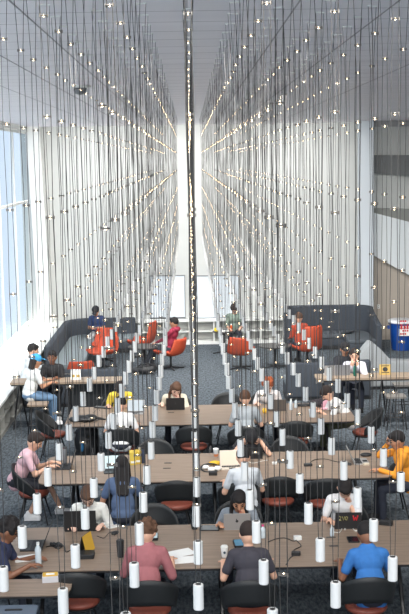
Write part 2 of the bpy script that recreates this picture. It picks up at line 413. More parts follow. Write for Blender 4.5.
# ------------------------------------------------------------------ lounge
def lounge_chair(x,y,rz,label,hb=.80,w=.33):
    t=empty('lounge_chair',(x,y,0),rz)
    s=MB(); vs=[];fs=[]; nu=12; nv=10
    prof=[(.34,.40),(.18,.385),(0,.37),(-.16,.375),(-.25,.42),(-.31,.52),(-.345,.64),(-.37,.74),(-.385,hb)]
    for k,(py_,pz) in enumerate(prof):
        u=k/(len(prof)-1); ww=w*(1 if u<.55 else 1-.25*(u-.55)/.45)
        for i in range(nu+1):
            a=-1+2*i/nu; lift=.12*abs(a)**3 if u<.5 else 0; fw=.12*abs(a)**2.5 if u>.45 else 0
            vs.append((ww*a, py_+fw, pz+lift))
    n=nu+1
    for k in range(len(prof)-1):
        for i in range(nu): fs.append((k*n+i,k*n+i+1,(k+1)*n+i+1,(k+1)*n+i))
    s.add(vs,fs); s.build('upholstered_shell',M_orange,t,smooth=True,solid=.07,sub=1)
    MB().lathe([(.03,.03),(.025,.34)],10).build('stem',M_metalblack,t)
    b=MB()
    for k in range(4):
        a=R(45+90*k); b.cap((0,0,.05),(.33*math.cos(a),.33*math.sin(a),.02),.02,.015,6)
    b.build('star_base',M_metalblack,t)
    tag(t,label,'lounge chair','orange swivel lounge chairs')
def fl(px,py): p=at(px,py,0); return p.x,p.y
x,y=fl(104,368); lounge_chair(x,y,R(150),'orange lounge chair in front of the slate sofa, nearest the left round table')
x,y=atY(105,335,29.4).x,29.4; lounge_chair(x,y,R(175),'orange lounge chair facing the person on the slate sofa',.82)
x=at(80,363,.7).x; y=25.15; lounge_chair(x,y,R(10),'orange lounge chair whose back shows above the bench behind the paper bags',.80)
x,y=atY(142,335,29.8).x,29.8; lounge_chair(x,y,R(75),'orange lounge chair at the far left of the round table',.98)
x,y=fl(171,369); lounge_chair(x,y,R(60),'orange swivel chair holding the person in the maroon hoodie')
x,y=fl(241,368.5); lounge_chair(x,y,R(-8),'empty orange swivel chair right of centre in front of the reader',.84)
x,y=fl(308,366); lounge_chair(x,y+.2,R(25),'tall orange chair in front of the high grey booth on the right',1.05,.34)
def round_table(px,py,r,label,z=.56):
    x,y=fl(px,py); t=empty('round_table',(x,y,0))
    MB().lathe([(r-.02,z-.03),(r,z-.02),(r,z-.005),(r-.01,z)],32).build('tabletop',mat('dark_tabletop',(64,62,60),.45),t)
    MB().lathe([(.035,.02),(.03,z-.03)],12).build('column',M_metalblack,t)
    b=MB()
    for k in range(4):
        a=R(20+90*k); b.cap((0,0,.045),(.3*math.cos(a),.3*math.sin(a),.015),.018,.014,6)
    b.build('foot',M_metalblack,t); tag(t,label,'table')
round_table(145,368,.42,'dark round pedestal table left of centre between orange chairs')
round_table(275,367.5,.42,'dark round pedestal table right of centre beside the empty orange chair')
round_table(224,353,.3,'small round table in front of the reader in the sage top',.6)

def sofa_path(pts,name,label,hb,thick=.16,seatd=.72,seatz=.42,side=1,msh=M_slate,seat=True,cush=M_slate2):
    """high back following a plan polyline; the seat lies on its inner side"""
    P=[Vector((x,y,0)) for x,y in pts]; n=len(P); nor=[]
    for i in range(n):
        d=(P[min(i+1,n-1)]-P[max(i-1,0)]).normalized(); nor.append(Vector((-d.y,d.x,0))*side)
    t=empty(name,P[n//2]); o0=P[n//2]
    hbs = hb if isinstance(hb,list) else [hb]*n
    def band(off0,off1,z0,z1s,nm,m,bev=.05):
        vs=[];fs=[]
        for i in range(n):
            a=P[i]-o0+nor[i]*off0; b_=P[i]-o0+nor[i]*off1; z1=z1s[i]
            vs+=[(a.x,a.y,z0),(b_.x,b_.y,z0),(b_.x,b_.y,z1),(a.x,a.y,z1)]
        for i in range(n-1):
            for k in range(4): fs.append((i*4+k,i*4+(k+1)%4,(i+1)*4+(k+1)%4,(i+1)*4+k))
        fs+=[(3,2,1,0),tuple((n-1)*4+k for k in range(4))]
        o=MB().add(vs,fs).build(nm,m,t,smooth=True); md=o.modifiers.new('b','BEVEL'); md.width=bev; md.segments=3; md.limit_method='ANGLE'; md.angle_limit=R(50)
        return o
    band(0,thick,.06,hbs,'backrest',msh)
    if seat:
        band(thick,thick+seatd,.1,[seatz-.12]*n,'seat_base',msh,.02)
        band(thick,thick+seatd+.02,seatz-.12,[seatz]*n,'seat_cushion',cush,.04)
    band(.03,thick+(seatd if seat else 0)-.03,0,[.1]*n,'plinth',M_black,.005)
    tag(t,label,'sofa'); return t
# left L-shaped sofa in the corner
ys=YB-.75; xl=-3.5; 
arc=[(xl+.7-.7*math.cos(R(a)),ys-.7+.7*math.sin(R(a))) for a in range(0,91,15)]
sofa_path([(xl,YF(344,.85)+.0),(xl,YF(335,.85)),(xl,YF(330,.85))]+arc+[(-2.2,ys),(-1.55,ys)],'corner_sofa','long slate-grey high-backed sofa curving round the window corner',.86,side=-1)
# right booth
ys=YB-.85; xa=atY(283,330,ys).x; xb=atY(371,330,ys).x
arc=[(xb-.6+.6*math.sin(R(a)),ys-.6+.6*math.cos(R(a))) for a in range(0,91,15)]
arc1=[(xa+.3-.3*math.cos(R(a)),ys-.3+.3*math.sin(R(a))) for a in range(0,91,30)]
pts=[(xa,ys-1.0)]+arc1+[(xa+1.2,ys)]+arc+[(xb,ys-1.9)]
sofa_path(pts,'booth_sofa','large slate high-backed booth sofa between orange chair and white column',[1.12]*(len(pts)-2)+[1.0,.8],side=-1,cush=mat('booth_cushion',(78,84,90),.85))
# sofas with their backs to the work tables
yb_=YF(403,0)
p0=at(287,403,0).x; p1=at(362,403,0).x
sofa_path([(p0,yb_),(p0+.8,yb_),(p1-.3,yb_),(p1+.25,yb_+.02)],'bench_sofa','low dark grey sofa with its back to the right counter',[.82,.82,.84,.86],side=1)
pk=atY(372,343,yb_+.9); 
sofa_path([(pk.x-.32,yb_+.95),(pk.x,yb_+1.0),(pk.x+.22,yb_+1.03),(pk.x+.45,yb_+1.06),(pk.x+1.7,yb_+1.1)],'wing_sofa','pale grey wing-backed lounge seat below the blue bin',[.75,1.12,.92,.66,.60],side=1,msh=M_ltgrey,seat=False,thick=.3)
yb2=YF(402,0)-.3
sofa_path([(at(20,400,0).x+.2,yb2),(-2.4,yb2),(at(121,400,0).x,yb2)],'bench_sofa','low dark sofa behind the paper bags with its back to the window counter',.80,side=1)

# blue bin
p=atY(399.5,352,YB-1.9); t=empty('recycling_bin',(p.x+.06,YB-1.9,0)); zz=atY(399,321,YB-1.9).z
M_blue=mat('bin_blue',(20,70,150),.45)
MB().lathe([(.26,0),(.27,.03),(.335,zz-.08),(.36,zz-.07),(.36,zz-.02),(.33,zz-.02)],28).build('body',M_blue,t,smooth=False)
MB().lathe([(.335,zz-.03),(.37,zz-.04),(.375,zz),(.34,zz+.045),(.05,zz-.02)],28).build('liner_bag',mat('liner',(226,228,230),.4),t,smooth=True)
lb=MB().box(-.14,.14,-.352,-.32,.42,zz-.16,0).box(-.13,.13,-.356,-.352,zz-.135,zz-.09,0)
for i in range(4):
    for j in range(5):
        if (i*3+j*5)%4!=1: lb.box(-.11+.058*i,-.11+.058*i+.042,-.356,-.352,.45+.085*j,.45+.085*j+.05,1)
for i in range(3): lb.box(-.1+.08*i,-.05+.08*i,-.357,-.352,.60,.70,1)
lb.build('label',[M_paper,mat('label_red',(196,46,50),.6)],t)
for s in (-1,1): MB().box(s*.36-.03,s*.36+.03,-.06,.06,zz-.2,zz-.12).build('handle',M_blue,t)
tag(t,'round blue bin with white liner and red-printed label by the right wall','bin')
o=MB().box(-.04,.04,-.01,0,-.06,.06).box(-.012,.012,-.013,-.01,.015,.035,1).box(-.012,.012,-.013,-.01,-.035,-.015,1).build('wall_outlet',[M_white,M_black]); q=atY(378.5,306.5,YB-.2); o.location=(q.x,YB-.2,q.z); tag(o,'white wall outlet on the beige wall right of the column','outlet')

# ------------------------------------------------------------------ hanging light sculpture
A=1.9; ZC=H-A; cX=.1585*A*1.0; LV=[-.315,-.10,.12,.34,.56,.78]
dY=.00013*F/math.cos(PITCH)**2*A
Y0=at(199.8,597,ZC).y
X00=at(198.9,575,ZC).x
hc=.114
wm=MB()
zs=[CEIL]+[H-l*A for l in LV]+[ZC+hc/2]; ws=[.034,.013,.018,.012,.018,.012,.016,.010]
for s in (-1,1):
    pts=[]
    for i,z in enumerate(zs):
        pts.append((s*ws[i],0,z-ZC))
    for i in range(len(pts)-1): wm.tube(pts[i],pts[i+1],.0018,seg=4)
me_wire=wm.mesh('wires',M_wire)
cy=MB().lathe([(.021,-hc/2),(.0228,-hc/2+.003),(.0228,hc/2-.003),(.021,hc/2)],18); cy.lathe([(.013,hc/2),(.012,hc/2+.0012)],12,1,(0,0,0))
me_cyl=cy.mesh('lamp_cylinder',[M_alu,M_wire]); 
nd=MB().lathe([(.012,-.003),(.0165,-.001),(.0165,.002),(.008,.004)],12).box(-.019,-.015,-.004,.004,-.007,.007).box(.015,.019,-.004,.004,-.007,.007)
nd.ell((0,0,0),(.0038,.0038,.0058),mi=1,seg=8,rings=6)
me_node=nd.mesh('led_node',[M_node,M_led])
cp=MB().box(-.037,.037,-.005,.005,-.005,0)
for s in (-1,0,1): cp.box(s*.026-.008,s*.026+.008,-.009,.009,-.010,-.005)
me_can=cp.mesh('ceiling_plate',M_white)
pend=[]
for k in range(-3,82):
    for j in range(-3,5):
        if (k+j)%2: continue
        if k<-1 and abs(j)!=1: continue
        pend.append((k,j))
vis=[]
def inview(k,j):
    P=CM.inverted()@Vector((X00+j*cX,Y0+k*dY,H)); x=204.5+F*P.x/-P.z
    return -25<x<434
pend=[q for q in pend if inview(*q)]
pend.sort()
GL='slim silver cylinder pendant on paired wires beaded with tiny lamps, one of the hanging lattice'
def link(n,me,par,z=0):
    o=bpy.data.objects.new(n,me); C.objects.link(o); o.parent=par; o.location=(0,0,z); return o
for q,(k,j) in enumerate(pend[:300]):
    t=empty('pendant_light',(X00+j*cX+random.uniform(-.006,.006),Y0+k*dY+random.uniform(-.006,.006),ZC-hc/2),R(random.uniform(-35,35)))
    link('wires',me_wire,t,hc/2); link('lamp_cylinder',me_cyl,t,hc/2+random.uniform(-.006,.006)); link('ceiling_plate',me_can,t,CEIL-ZC+hc/2)
    for l in LV: link('led_node',me_node,t,A-l*A+hc/2)
    tag(t,GL,'pendant light','lattice of cylinder pendant lights')
rest=MB()
for (k,j) in pend[300:]:
    T=Matrix.Translation((X00+j*cX,Y0+k*dY,ZC))
    for me,z,mo in ((me_wire,0,0),(me_cyl,0,1),(me_node,None,2)):
        for zz in ([A-l*A for l in LV] if z is None else [z]):
            Tz=T@Matrix.Translation((0,0,zz)); off=len(rest.v)
            rest.v+=[tuple(Tz@v.co) for v in me.vertices]
            for p in me.polygons:
                rest.f.append(tuple(i+off for i in p.vertices)); rest.m.append(0 if mo==0 else 1 if mo==1 else 2+p.material_index)
tag(rest.build('far_pendant_lights',[M_wire,M_alu,M_node,M_led]),'farthest rows of slim silver pendant lights dwindling towards the back wall','pendant lights',kind='stuff')
# ceiling camera dome on a plate
p=at(80,88,CEIL-.05) if False else None
d=ray(80,88); tt=(CEIL-.03-H)/d.z; t=empty('ceiling_sensor',(d.x*tt,d.y*tt,CEIL))
MB().lathe([(.13,-.03),(.15,-.02),(.15,0)],20).build('plate',M_white,t)
MB().lathe([(.02,-.12),(.07,-.10),(.085,-.06),(.085,-.03)],16).build('dome',mat('dome_grey',(110,112,114),.3),t,smooth=True)
tag(t,'round ceiling sensor with grey dome at the upper left','sensor')

#PEOPLE
# ------------------------------------------------------------------ people
SKIN={'light':(214,168,142),'tan':(184,134,104),'brown':(134,90,66),'fair':(226,184,162)}
HAIRC={'black':(28,24,24),'dark':(44,34,30),'brown':(86,60,44),'red':(150,76,40),'curlybrown':(92,64,46)}
def lerp(a,b,t): return a+(b-a)*t
def ik(s,h,l1,l2,pole):
    d=h-s; L=d.length
    if L>l1+l2-.01: h=s+d.normalized()*(l1+l2-.01); d=h-s; L=d.length
    if L<.12: L=.12
    a=(l1*l1-l2*l2+L*L)/(2*L); k=math.sqrt(max(l1*l1-a*a,0)); dn=d.normalized()
    pv=(pole-dn*pole.dot(dn)).normalized()
    return s+dn*a+pv*k, h
def hand(mb,wr,dirv,down,side,curl=.5,sc=1.0,th=0):
    """palm, four curled unequal fingers, thumb from the side of the palm"""
    f=dirv.normalized(); n=(down-f*down.dot(f)).normalized(); x=f.cross(n)*side
    M=Matrix((x,f,n)).transposed()
    mb.ell(wr+f*.045*sc,(.040*sc,.052*sc,.017*sc),M,10,7)
    for i,(ox,ln) in enumerate(((-.030,.062),(-.010,.074),(.010,.070),(.029,.056))):
        b0=wr+f*.082*sc+x*ox*sc; b1=b0+(f*(1-.35*curl)+n*.6*curl).normalized()*ln*.5*sc
        b2=b1+(f*(1-.9*curl)+n*1.2*curl).normalized()*ln*.5*sc
        mb.cap(b0,b1,.0098+th,.009+th,8); mb.cap(b1,b2,.009+th,.0078+th,8)
    t0=wr+f*.025*sc-x*.034*sc; t1=t0+(f*.6-x*.75+n*.3).normalized()*.036*sc; t2=t1+(f*.9-x*.15+n*.35).normalized()*.030*sc
    mb.cap(t0,t1,.012+th,.0105+th,8); mb.cap(t1,t2,.0105+th,.009+th,8)
def person(label, px,py, face=0, L=20, skin='light', hair='short', hc='dark', shirt=(200,200,200), sleeve='short', pants=(40,44,56), pleg='long',
           hands=None, hpitch=25, hyaw=0, seat=.46, cap=None, glasses=False, voxel=.011, sc=1.0, loc=None, twist=0, shoes=(40,40,42), collar=None,
           feet=None, knees=None, shift=0, legs=True, hood=None, extra=None, roll=0, want=None):
    if want:                                               # how far the sitter leans so that the seat stands where the chair does
        best=None
        for k in range(4,58):
            u=R(k); zz=seat+.095+.26*math.cos(u)+.23*math.cos(u*1.15); yy=.26*math.sin(u)+.23*math.sin(u*1.15); a=R(k*.45+hpitch*.5)
            g=at(px,py,zz+.165*math.cos(a)); e=abs(g.y+(yy+.165*math.sin(a))*(-math.cos(R(face)))-want)
            if best is None or e<best[0]: best=(e,k)
        L=best[1]
    Lr=R(L); neckL=R(L*.6); sp=.49
    P=Vector((0,0,seat+.095)); d=Vector((0,math.sin(Lr),math.cos(Lr)))
    bend=Vector((0,math.sin(Lr*1.15),math.cos(Lr*1.15)))
    N=P+d*.26+bend*(sp-.26)                                   # base of neck
    hd=Vector((math.sin(R(roll)),math.sin(R(L*.45+hpitch*.5)),math.cos(R(L*.45+hpitch*.5)))).normalized()
    Hc=N+hd*.165
    # where it sits
    if loc is None:
        g=at(px,py,Hc.z*sc); c_,s_=math.cos(R(face)),math.sin(R(face)); sh=Vector((-s_*Hc.y*sc+c_*Hc.x*sc, c_*Hc.y*sc+s_*Hc.x*sc,0))
        loc=(g.x-sh.x, g.y-sh.y,0)
    vx=voxel
    th=.002 if vx>.012 else 0
    tw=Matrix.Rotation(R(twist),3,'Z')
    def W(v,amt=1): 
        v=Vector(v); return Matrix.Rotation(R(twist*amt),3,'Z')@v
    chest=P+d*.26+bend*.11; SH=[]
    for s in (-1,1): SH.append(chest+bend*.075+W((s*.165,-.005,0)))
    HM=(Matrix.Rotation(R(hyaw),3,'Z')@Matrix.Rotation(-R(hpitch+L*.35),3,'X'))
    if roll: HM=Matrix.Rotation(R(roll),3,'Y')@HM
    HM=HM*1.13
    def HP_(v): return Hc+HM@Vector(v)
    hands = hands or ((-.16,.46,.79),(.16,.46,.79))
    arms=[]
    for i,s in enumerate((-1,1)):
        h=Vector(hands[i]); pole=Vector((s*.38,-.3,-1)) if len(hands[i])<4 else Vector((s*.6,.45,-.9)); h=Vector(hands[i][:3])
        if len(hands[i])>3: h=HP_({1:(s*.055,.125,-.150),2:(s*.125,.05,-.055),3:(s*.07,.12,-.03)}[hands[i][3]])
        e,h=ik(SH[i],h,.285,.25,pole); arms.append((SH[i],e,h))
    KN=knees or ((-.13,.42,seat+.05),(.13,.42,seat+.05)); FT=feet or ((-.13,.40,.07),(.13,.44,.07))
    KN=[Vector(k) for k in KN]; FT=[Vector(k) for k in FT]; HP=[P+Vector((s*.09,.0,-.01)) for s in (-1,1)]
    def torso(mb,g):
        mb.ell(P+Vector((0,0,.01)),(.165+g,.125+g,.11+g))
        mb.ell(P+d*.15,(.152+g,.118+g,.20+g),Matrix.Rotation(-Lr,3,'X'))
        mb.ell(chest,(.165+g,.118+g,.15+g),Matrix.Rotation(R(twist),3,'Z')@Matrix.Rotation(-Lr*1.1,3,'X'))
        mb.cap(SH[0]+W((.03,0,0)),SH[1]+W((-.03,0,0)),.062+g,.062+g)
        mb.cap(chest+bend*.06,N,.09+g*.5,.058+g*.4)
    # body: one continuous surface
    b=MB(); torso(b,-.012)
    b.cap(N-hd*.05,Hc-hd*.04,.056,.052)
    b.ell(Hc,(.074,.094,.112),HM,18,12)
    b.ell(HP_((0,.030,-.055)),(.052,.055,.055),HM); b.ell(HP_((0,.062,-.085)),(.026,.022,.02),HM)
    b.cap(HP_((0,.088,.018)),HP_((0,.108,-.022)),.009,.0135,8)
    for s in (-1,1):
        b.ell(HP_((s*.076,-.005,-.01)),(.013,.020,.032),HM,8,6)
        b.ell(HP_((s*.035,.066,-.02)),(.024,.02,.02),HM,8,6)
    b.ell(HP_((0,.083,-.052)),(.024,.012,.009),HM,8,6); b.cap(HP_((-.035,.080,.034)),HP_((.035,.080,.034)),.011,.011,8)
    for i,(sh,e,h) in enumerate(arms):
        s=(-1,1)[i]; b.cap(sh,e,.050,.039); b.cap(e,h,.040,.027)
        hv=hands[i]
        fd=(h-e).normalized(); 
        if len(hv)>=4:                                   # hand raised to the head
            tgt=(Hc-h).normalized(); hand(b,h,(tgt*.25+(HM@Vector((-s*.25,.05,1))).normalized()).normalized(),tgt,s,.6,1,th)
        else:
            fd=(fd*.4+Vector((-s*.25,.8,-.12))).normalized(); hand(b,h,fd,Vector((0,0,-1)),s,.45,1,th)
    for i in (0,1):
        if legs: b.cap(HP[i],KN[i],.078,.052); b.cap(KN[i],FT[i]+Vector((0,0,.02)),.054,.034); b.cap(FT[i]+Vector((0,-.02,-.01)),FT[i]+Vector((0,.12,-.03)),.032,.026)
    me=remesh(b,vx,2); me.materials.clear()
    sk=mat('skin_'+skin,SKIN[skin],.55,noise=.04,scale=12)
    me.materials.append(sk); me.materials.append(mat('eye_dark',(38,28,26),.3)); me.materials.append(mat('lips_'+skin,tuple(int(v*f) for v,f in zip(SKIN[skin],(.82,.6,.6))),.5)); me.materials.append(mat('brow_'+hc,HAIRC[hc],.8))
    Hi=HM.inverted()
    for p in me.polygons:
        q=Hi@(p.center-Hc)
        if q.y>.05:
            for s in (-1,1):
                if ((q.x-s*.033)/.015)**2+((q.z-.004)/.0085)**2<1: p.material_index=1
                if ((q.x-s*.034)/.022)**2+((q.z-.032)/.007)**2<1: p.material_index=3
            if (q.x/.026)**2+((q.z+.052)/.010)**2<1: p.material_index=2
    o=bpy.data.objects.new('person',me); C.objects.link(o)
    if len(loc)==2: loc=(loc[0],loc[1],0)
    o.location=loc; o.rotation_euler=(0,0,R(face)); o.scale=(sc,)*3
    tag(o,label,'person')
    def cloth(nm,mb,rgb,v=None,sm=3,mt=None):
        m2=remesh(mb,v or vx,sm); m2.materials.clear(); m2.materials.append(mt or mat('cloth_%d_%d_%d'%rgb,rgb,.85,noise=.08,scale=14,bump=.25)); c=bpy.data.objects.new(nm,m2); C.objects.link(c); c.parent=o; return c
    # shirt
    m=MB(); torso(m,.008)
    m.cap(P+Vector((-.07,0,-.04)),P+Vector((.07,0,-.04)),.105,.105)
    for i,(sh,e,h) in enumerate(arms):
        s=(-1,1)[i]
        if sleeve=='short': m.cap(sh,lerp(sh,e,.66),.060,.056)
        elif sleeve=='rolled': m.cap(sh,e,.064,.054); m.cap(e,lerp(e,h,.25),.052,.046)
        elif sleeve=='long': m.cap(sh,e,.062,.052); m.cap(e,lerp(e,h,.92),.050,.036)
        elif sleeve=='none': m.cap(sh,lerp(sh,e,.08),.058,.056)
    for k in range(5):                                     # creases of the cloth
        a=random.uniform(-.12,.12); m.cap(P+d*.05+Vector((a,-.115,0)),P+d*.26+Vector((a*.4,-.105,.0)),.012,.010,6)
    if collar: m.cap(N+hd*.005+Vector((-.03,0,0)),N+hd*.005+Vector((.03,0,0)),.068,.068)
    if hood: m.ell(N+Vector((0,-.085,.0)),(.12,.075,.07)); m.cap(N+Vector((-.07,0,0)),N+Vector((.07,0,0)),.06,.06)
    st=cloth('shirt',m,shirt)
    # open the neck of the shirt
    if not collar and not hood: pass
    if legs:
        m=MB()
        m.ell(P+Vector((0,0,-.015)),(.172,.14,.10))
        for i in (0,1):
            m.cap(HP[i],KN[i],.092,.068)
            if pleg=='long': m.cap(KN[i],lerp(KN[i],FT[i],.93),.068,.052)
            else: m.cap(HP[i],lerp(HP[i],KN[i],.85),.098,.082)
        cloth('trousers',m,pants)
        for i in (0,1):
            m=MB(); f=FT[i]; m.cap(f+Vector((0,-.045,-.02)),f+Vector((0,.13,-.032)),.048,.040); m.cap(f+Vector((0,-.01,.03)),f,.046,.05)
            m.box(f.x-.042,f.x+.042,f.y-.08,f.y+.16,f.z-.07,f.z-.05)
            cloth('shoe',m,shoes,.012,2)
    # hair
    m=MB(); 
    if hair!='none':
        m.ell(HP_((0,-.016,.026)),(.083,.100,.100),HM,18,12)
        if hair in('short','curly','bun','long'): m.ell(HP_((0,.030,.072)),(.066,.066,.042),HM)
        if hair=='curly':
            rr=random.Random(len(label)); 
            for k in range(46):
                a=rr.uniform(0,2*PI); z=rr.uniform(-.25,1); q=math.sqrt(1-z*z); v=Vector((.084*q*math.cos(a),-.016+.1*q*math.sin(a),.03+.098*z))
                if v.y<.05 or v.z>.07: m.ell(HP_(v),(.026,.026,.024),HM,8,6)
        if hair=='long':
            for s in (-1,0,1):
                q0=HP_((s*.055,-.05,-.01)); q1=N+Vector((s*.06,-.10,-.03)); q2=P+d*.32+Vector((s*.05,-.155,0))
                m.cap(q0,q1,.048,.042); m.cap(q1,q2,.042,.022)
            for s in (-1,1):
                q0=HP_((s*.074,.012,.0)); q1=HP_((s*.082,.012,-.11)); q2=N+Vector((s*.10,.085,-.12)); m.cap(q0,q1,.026,.026); m.cap(q1,q2,.026,.018)
        if hair=='shoulder':
            for s in (-1,0,1): m.cap(HP_((s*.05,-.05,0)),HP_((s*.06,-.06,-.13)),.05,.035)
        cloth('hair',m,HAIRC[hc],min(vx,.011),1)
    if cap:
        m=MB(); m.ell(HP_((0,-.012,.045)),(.090,.107,.082),HM,20,12); 
        rimM=HM@Matrix.Rotation(R(-8 if cap[1]>0 else 8),3,'X'); m.ell(HP_((0,cap[1]*.125,.055)),(.062,.062,.009),rimM,16,6)
        cloth('cap',m,cap[0],.009,1)
    if glasses:
        m=MB()
        for s in (-1,1):
            c=[(s*.034+.024*math.cos(2*PI*k/14),.098,.004+.018*math.sin(2*PI*k/14)) for k in range(15)]
            m.path([HP_(v) for v in c],.0032,5); m.path([HP_((s*.056,.097,.006)),HP_((s*.078,.02,.008)),HP_((s*.078,-.01,.0))],.003,5)
        m.path([HP_((-.01,.099,.006)),HP_((.01,.099,.006))],.003,5)
        m.build('glasses',mat('frame_black',(30,26,26),.4),o)
    return o
def pp(*a,**k): return person(*a,**k)
near=dict(voxel=.0095)
# front table
pp('person in navy tee and glasses typing at the far left end of the front table',9,530,face=-90,L=24,skin='brown',hair='curly',hc='black',shirt=(44,50,78),glasses=True,hpitch=18,hands=((-.14,.52,.79),(.13,.50,.79)),**near)
pp('person in white sweater and glasses behind the large black laptop',88,496,face=180,L=22,skin='fair',hc='brown',shirt=(226,226,220),sleeve='long',glasses=True,hpitch=35,collar=True,hands=((-.17,.40,.79),(.19,.42,.79)),**near,want=rows['C'][1]+.30)
pp('person in dusty red shirt with curly brown hair seen from behind',147,532,face=-3,L=24,skin='light',hair='curly',hc='curlybrown',shirt=(158,98,102),sleeve='rolled',hpitch=28,collar=True,hands=((-.20,.46,.80),(.26,.40,.79)),**near)
pp('long-haired person in grey tee resting a hand over the mouth',239,501,face=180,L=30,skin='tan',hair='long',hc='black',shirt=(128,136,144),hpitch=16,hands=((-.05,.30,1.02,1),(.24,.44,.79)),**near,want=rows['C'][1]+.32)
pp('person in charcoal tee with short dark hair seen from behind, coffee at the left',248,534,face=0,L=24,skin='light',hc='dark',shirt=(58,56,64),hpitch=30,hands=((-.27,.40,.79),(.24,.44,.79)),**near)
pp('person in white tee with head bowed behind the stickered laptop',345,488,face=178,L=26,skin='light',hc='black',shirt=(222,222,222),hpitch=52,hands=((.0,.32,.98,1),(.20,.42,.79)),**near,want=rows['C'][1]+.34)
pp('person in bright blue polo seen from behind at the front table',366,534,face=2,L=25,skin='brown',hc='black',shirt=(50,110,176),hpitch=40,collar=True,hands=((-.27,.42,.79),(.24,.46,.79)),**near)
# middle table
pp('person in pink tee and shorts typing at the window end of the middle table',35,441,face=-90,L=26,skin='light',hc='dark',shirt=(214,176,184),pants=(40,42,50),pleg='short',hpitch=26,shoes=(232,232,232),hands=((-.12,.52,.79),(.12,.52,.79)),feet=((-.13,.62,.07),(.15,.20,.07)),knees=((-.13,.42,.55),(.14,.42,.50)),voxel=.010)
pp('long-haired person in slate-blue tee seen from behind',122,466,face=4,L=22,skin='tan',hair='long',hc='black',shirt=(80,98,128),hpitch=25,hands=((-.24,.42,.79),(.22,.44,.79)),voxel=.010)
pp('person in pale grey tee from behind with a pale laptop, head near the bowed neighbour',243,457,face=6,L=20,skin='light',hc='black',shirt=(196,200,204),hpitch=30,hands=((-.24,.40,.79),(.20,.44,.79)),voxel=.010)
pp('person in black tee and black cap with head bowed into both hands',251,437,face=180,L=34,skin='light',hc='black',shirt=(34,34,38),cap=((26,26,30),1),hpitch=62,hands=((0,0,0,2),(0,0,0,2)),voxel=.010,want=rows['B'][1]+.28)
pp('person in orange hoodie with one hand on the forehead',397,440,face=90,L=16,skin='tan',hc='black',shirt=(226,148,44),sleeve='long',hood=True,hpitch=14,hands=((-.12,.46,.79),(0,0,0,3)),voxel=.010)
# rear table
pp('person in white tee with black hair seen from behind at the rear table',121,404,face=0,L=20,skin='light',hc='black',shirt=(224,224,224),hpitch=28,hands=((-.22,.42,.79),(.26,.38,.79)),voxel=.011)
pp('person in yellow tee with head bowed at the rear table',120,388,face=180,L=30,skin='light',hc='dark',shirt=(226,200,70),hpitch=55,hands=((-.05,.42,.79),(.22,.40,.79)),voxel=.011,want=rows['A'][1]+.3)
pp('long-haired person in cream top with hand on cheek behind the black laptop',176,389,face=180,L=24,skin='fair',hair='long',hc='brown',shirt=(214,206,186),sleeve='long',hpitch=22,hyaw=12,roll=-10,hands=((-.09,.28,.98,1),(.24,.36,.79)),voxel=.011,want=rows['A'][1]+.3)
pp('person in grey tee seen from behind at the rear table facing the red-haired one',245,398,face=0,L=18,skin='light',hc='brown',shirt=(158,164,168),hpitch=22,hands=((-.2,.44,.79),(.24,.42,.79)),voxel=.011)
pp('red-haired person in white tee behind a dark grey laptop',268,385,face=176,L=24,skin='fair',hair='curly',hc='red',shirt=(222,218,216),hpitch=26,hands=((-.12,.42,.79),(.2,.44,.79)),voxel=.011,want=rows['A'][1]+.3)
pp('person in white tee leaning on elbows at the right end of the rear table',327,393,face=98,L=36,skin='light',hc='dark',shirt=(226,226,224),pants=(70,72,52),hpitch=34,hands=((-.14,.56,.79),(.10,.56,.79)),voxel=.011,loc=None)
# counters
pp('person in white tee and bright blue cap on a stool by the window',36,361,face=-62,L=14,skin='tan',hc='dark',hair='shoulder',shirt=(226,226,222),pants=(104,134,164),hpitch=10,cap=((62,156,206),1),seat=.66,hands=((-.16,.42,.97),(.14,.42,.97)),shoes=(225,225,225),voxel=.012,feet=((-.13,.52,.22),(.13,.44,.20)),knees=((-.14,.44,.66),(.14,.44,.66)))
x=at(55,383,CZ).x; pp('smiling person in black tee with elbows on the window counter',52,357,face=176,L=14,skin='brown',hc='black',shirt=(36,36,38),pants=(40,42,48),hpitch=0,seat=.62,hands=((-.12,.40,.99),(.14,.40,.99)),voxel=.012,knees=((-.13,.32,.62),(.13,.32,.62)),feet=((-.13,.30,.25),(.13,.30,.25)))
pp('dark-haired person in white jacket with red hood beyond the blue cap',33,350,face=-70,L=14,skin='light',hc='black',hair='short',shirt=(206,210,212),sleeve='long',hood=True,hpitch=12,seat=.62,voxel=.012,hands=((-.14,.42,.99),(.14,.42,.99)),knees=((-.13,.36,.62),(.13,.36,.62)),feet=((-.13,.36,.25),(.13,.36,.25)))
pp('person in black cap behind the pair of laptops on the right counter',345,349,face=180,L=10,skin='tan',hc='black',shirt=(40,42,48),cap=((28,28,32),1),hpitch=14,seat=.62,voxel=.012,hands=((-.14,.40,.99),(.14,.40,.99)),knees=((-.13,.30,.62),(.13,.30,.62)),feet=((-.13,.28,.25),(.13,.28,.25)))
pp('dark-haired person in pale lilac sweatshirt resting chin on hands at the right counter',354.5,355,face=172,L=22,skin='light',hc='dark',hair='shoulder',shirt=(206,204,214),sleeve='long',hpitch=8,seat=.60,voxel=.012,hands=((-.07,.26,1.16,1),(.07,.26,1.16,1)),knees=((-.13,.30,.62),(.13,.30,.62)),feet=((-.13,.28,.25),(.13,.28,.25)))
